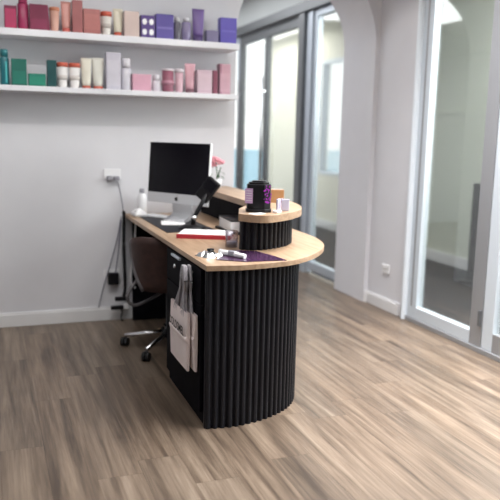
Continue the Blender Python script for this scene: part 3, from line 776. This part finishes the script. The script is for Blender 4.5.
for s_ in (-1, 1):
    b = B(); pts = []
    for j in range(9):
        v = j/8; span = math.radians(62)*(.42+.58*math.sin(v*PI/2)); z = .40+.335*v
        pts.append((-(.22*math.cos(s_*span))+.03-.05*v, .22*math.sin(s_*span)*1.03, z-.04*v))
    tube(b, pts, .022, 8)
    obj('back_rim', b, M['greyfab'], ch)
b = B()
for s_ in (-1, 1):
    tube(b, spline([(-.12, s_*.17, .45), (-.20, s_*.20, .36), (-.15, s_*.16, .30), (0, s_*.03, .37)], 6), .010, 8)
obj('back_support', b, M['greyfab'], ch)

# ------------------------------------------------------------------ wall sockets and cables
def socket(x, z, lab, plugs):
    t = thing('wall_socket', lab, 'wall socket', (x, YB-.0005, z))
    b = B(); box(b, -.058, .058, -.010, 0, -.036, .036); obj('plate', b, M['white'], t, .003)
    for (px_, pz, w, h, m) in plugs:
        obj('plug', bx(px_-w/2, px_+w/2, -.05, -.0102, pz-h/2, pz+h/2), m, t, .006)
    return t
socket(.808, 1.048, 'white wall socket with grey plugs above the end of the desk', [(-.02, -.026, .040, .030, M['grey']), (.026, -.026, .040, .030, M['grey'])])
socket(.80, .335, 'white wall socket low on the wall with a black plug pack', [(.005, -.028, .075, .085, M['plastic'])])
def cord(name, pts, r, m, lab, group=None):
    b = B(); tube(b, spline(pts, 8), r, 8); return tag(obj(name, b, m), lab, 'cable', group)
cord('power_cable', [(.834, 4.885, 1.005), (.850, 4.89, .96), (.864, 4.895, .89), (.876, 4.90, .82), (.880, 4.90, .74), (.878, 4.90, .60), (.874, 4.90, .50)], .004, M['cable'], 'grey cable hanging from the upper wall socket past the desk corner')
cord('power_cable', [(.862, 4.918, .73), (.845, 4.918, .62), (.79, 4.915, .42), (.73, 4.912, .22), (.70, 4.905, .10)], .0035, M['cable'], 'thin grey cable sweeping out from the desk corner down to the skirting')
cord('power_cable', [(.862, 4.885, .755), (.852, 4.885, .62), (.836, 4.885, .47), (.815, 4.872, .352)], .0045, M['cable'], 'grey cable running from the desk corner into the black plug pack')
cord('power_cable', [(.872, 4.852, .785), (.876, 4.855, .765), (.874, 4.855, .55), (.880, 4.855, .36), (.882, 4.858, .24), (.872, 4.862, .184)], .012, M['plastic'], 'thick black cable bundle dropping from the desk corner to the power bricks')
cord('power_cable', [(.95, 4.81, .72), (.935, 4.81, .50), (.918, 4.81, .40), (.912, 4.81, .30), (.945, 4.81, .25)], .006, M['white'], 'pale looped cable under the desk beside the chair')
t = thing('power_brick', 'black power bricks with white connector dangling above the skirting', 'power brick', (.855, 4.865, .15))
b = B(); box(b, -.045, .045, -.018, .018, .0, .030); obj('brick', b, M['plastic'], t, .006)
b = B(); box(b, -.075, .015, -.016, .016, -.062, -.034); obj('brick', b, M['plastic'], t, .006)
b = B(); box(b, .016, .05, -.012, .012, -.062, -.022); obj('connector', b, M['white'], t, .005)
b = B(); tube(b, spline([(0, 0, -.06), (.004, 0, -.09), (-.004, -.005, -.12), (.006, -.01, -.1475)], 6), .0055, 8); obj('lead', b, M['plastic'], t)

# black item standing in the side room and socket near the arch
t = thing('folding_screen', 'tall black panel standing on the carpet behind the glass door', 'panel', (4.27, 5.35, 0), math.radians(38))
b = B(); box(b, -.02, .02, -.045, .045, .02, .94); obj('panel', b, M['plastic'], t, .006)
b = B(); box(b, -.10, .10, -.09, .09, 0, .02); obj('foot', b, M['plastic'], t, .006)
t = thing('wall_socket', 'small pale wall socket between the arch and the glass door', 'wall socket', (XR-.0005, 4.66, .325), -PI/2)
b = B(); box(b, -.05, .05, -.010, 0, -.036, .036); obj('plate', b, M['base'], t, .003)
b = B(); box(b, -.03, -.008, -.013, -.0102, .004, .022); box(b, .008, .03, -.013, -.0102, .004, .022); obj('switch', b, M['white'], t, .001)

# ------------------------------------------------------------------ light
w = bpy.data.worlds.new('sky'); bpy.context.scene.world = w; w.use_nodes = True
wn, wl = w.node_tree.nodes, w.node_tree.links
bg = wn['Background']; bg.inputs[1].default_value = 2.4
g = wn.new('ShaderNodeTexGradient'); tc = wn.new('ShaderNodeTexCoord'); mp = wn.new('ShaderNodeMapping'); mp.inputs['Rotation'].default_value = (0, PI/2, 0)
r = wn.new('ShaderNodeValToRGB'); r.color_ramp.elements[0].color = (1, 1, 1, 1); r.color_ramp.elements[1].color = (.75, .88, 1, 1)
wl.new(tc.outputs['Generated'], mp.inputs[0]); wl.new(mp.outputs[0], g.inputs[0]); wl.new(g.outputs[0], r.inputs[0]); wl.new(r.outputs[0], bg.inputs[0])

def area(name, loc, rot, sx, sy, power, col=(1, 1, 1)):
    d = bpy.data.lights.new(name, 'AREA'); d.shape = 'RECTANGLE'; d.size = sx; d.size_y = sy; d.energy = power; d.color = col
    o = bpy.data.objects.new(name, d); C.objects.link(o); o.location = loc; o.rotation_euler = rot; return o
area('room_fill_light', (.3, 3.0, 2.9), (0, 0, 0), 2.4, 1.6, 32, (1, .98, .97))  # added unseen lamp, soft overall fill for the main room
area('right_floor_fill_light', (2.3, 2.3, 2.9), (0, 0, 0), .8, 3.0, 108, (1, .98, .97)).data.spread = math.radians(95)  # added unseen lamp, grades the floor brighter towards the glass doors
area('side_room_daylight', (4.5, 2.2, 1.9), (0, math.radians(72), 0), 1.9, 4.6, 300, (.97, .98, 1))
area('side_room_fill_light', (3.7, 3.9, 2.9), (0, 0, 0), 1.2, 2.6, 78, (1, .99, .96))  # added unseen lamp, brightens the side room behind the glass
area('lobby_fill_light', (1.2, 7.4, 2.9), (0, 0, 0), 2.6, 3.0, 80, (.97, .98, 1))  # added lamp kept out of view, fills the lobby beyond the arch
area('side_room_end_light', (3.8, 10.3, 2.85), (0, 0, 0), 1.2, 2.0, 62, (1, .99, .96))
def spot(loc, tgt, power, size=60):
    d = bpy.data.lights.new('downlight', 'SPOT'); d.energy = power; d.spot_size = math.radians(size); d.spot_blend = .35; d.shadow_soft_size = .05; d.color = (1, .97, .93)
    o = bpy.data.objects.new('downlight', d); C.objects.link(o); o.location = loc
    o.rotation_euler = (Vector(tgt)-Vector(loc)).to_track_quat('-Z', 'Y').to_euler(); return o

for x in (-1.05, -.15, .75, 1.65): spot((x, 3.2, 2.93), (x, 4.93, 1.05), 30, 50)
spot((2.2, 4.1, 2.93), (2.89, 4.75, .9), 16, 60)

# ------------------------------------------------------------------ camera
f = 697.; yaw, pit, roll = [math.radians(v) for v in (20.6, 9.48, 1.32)]
F = Vector((math.sin(yaw)*math.cos(pit), math.cos(yaw)*math.cos(pit), -math.sin(pit)))
R0 = Vector((math.cos(yaw), -math.sin(yaw), 0)); U0 = R0.cross(F)
R = R0*math.cos(roll)+U0*math.sin(roll); U = -R0*math.sin(roll)+U0*math.cos(roll)
cam = bpy.data.cameras.new('camera'); co = bpy.data.objects.new('camera', cam); C.objects.link(co)
cam.sensor_width = 36; cam.lens = f*36/500; cam.clip_start = .05
mtx = Matrix((R, U, -F)).transposed().to_4x4(); mtx.translation = (0, 0, 1.35); co.matrix_world = mtx
cam.dof.use_dof = True; cam.dof.focus_distance = 3.25; cam.dof.aperture_fstop = 1.7
bpy.context.scene.camera = co
vs_ = bpy.context.scene.view_settings; vs_.view_transform = 'Standard'; vs_.look = 'None'; vs_.exposure = 0.12
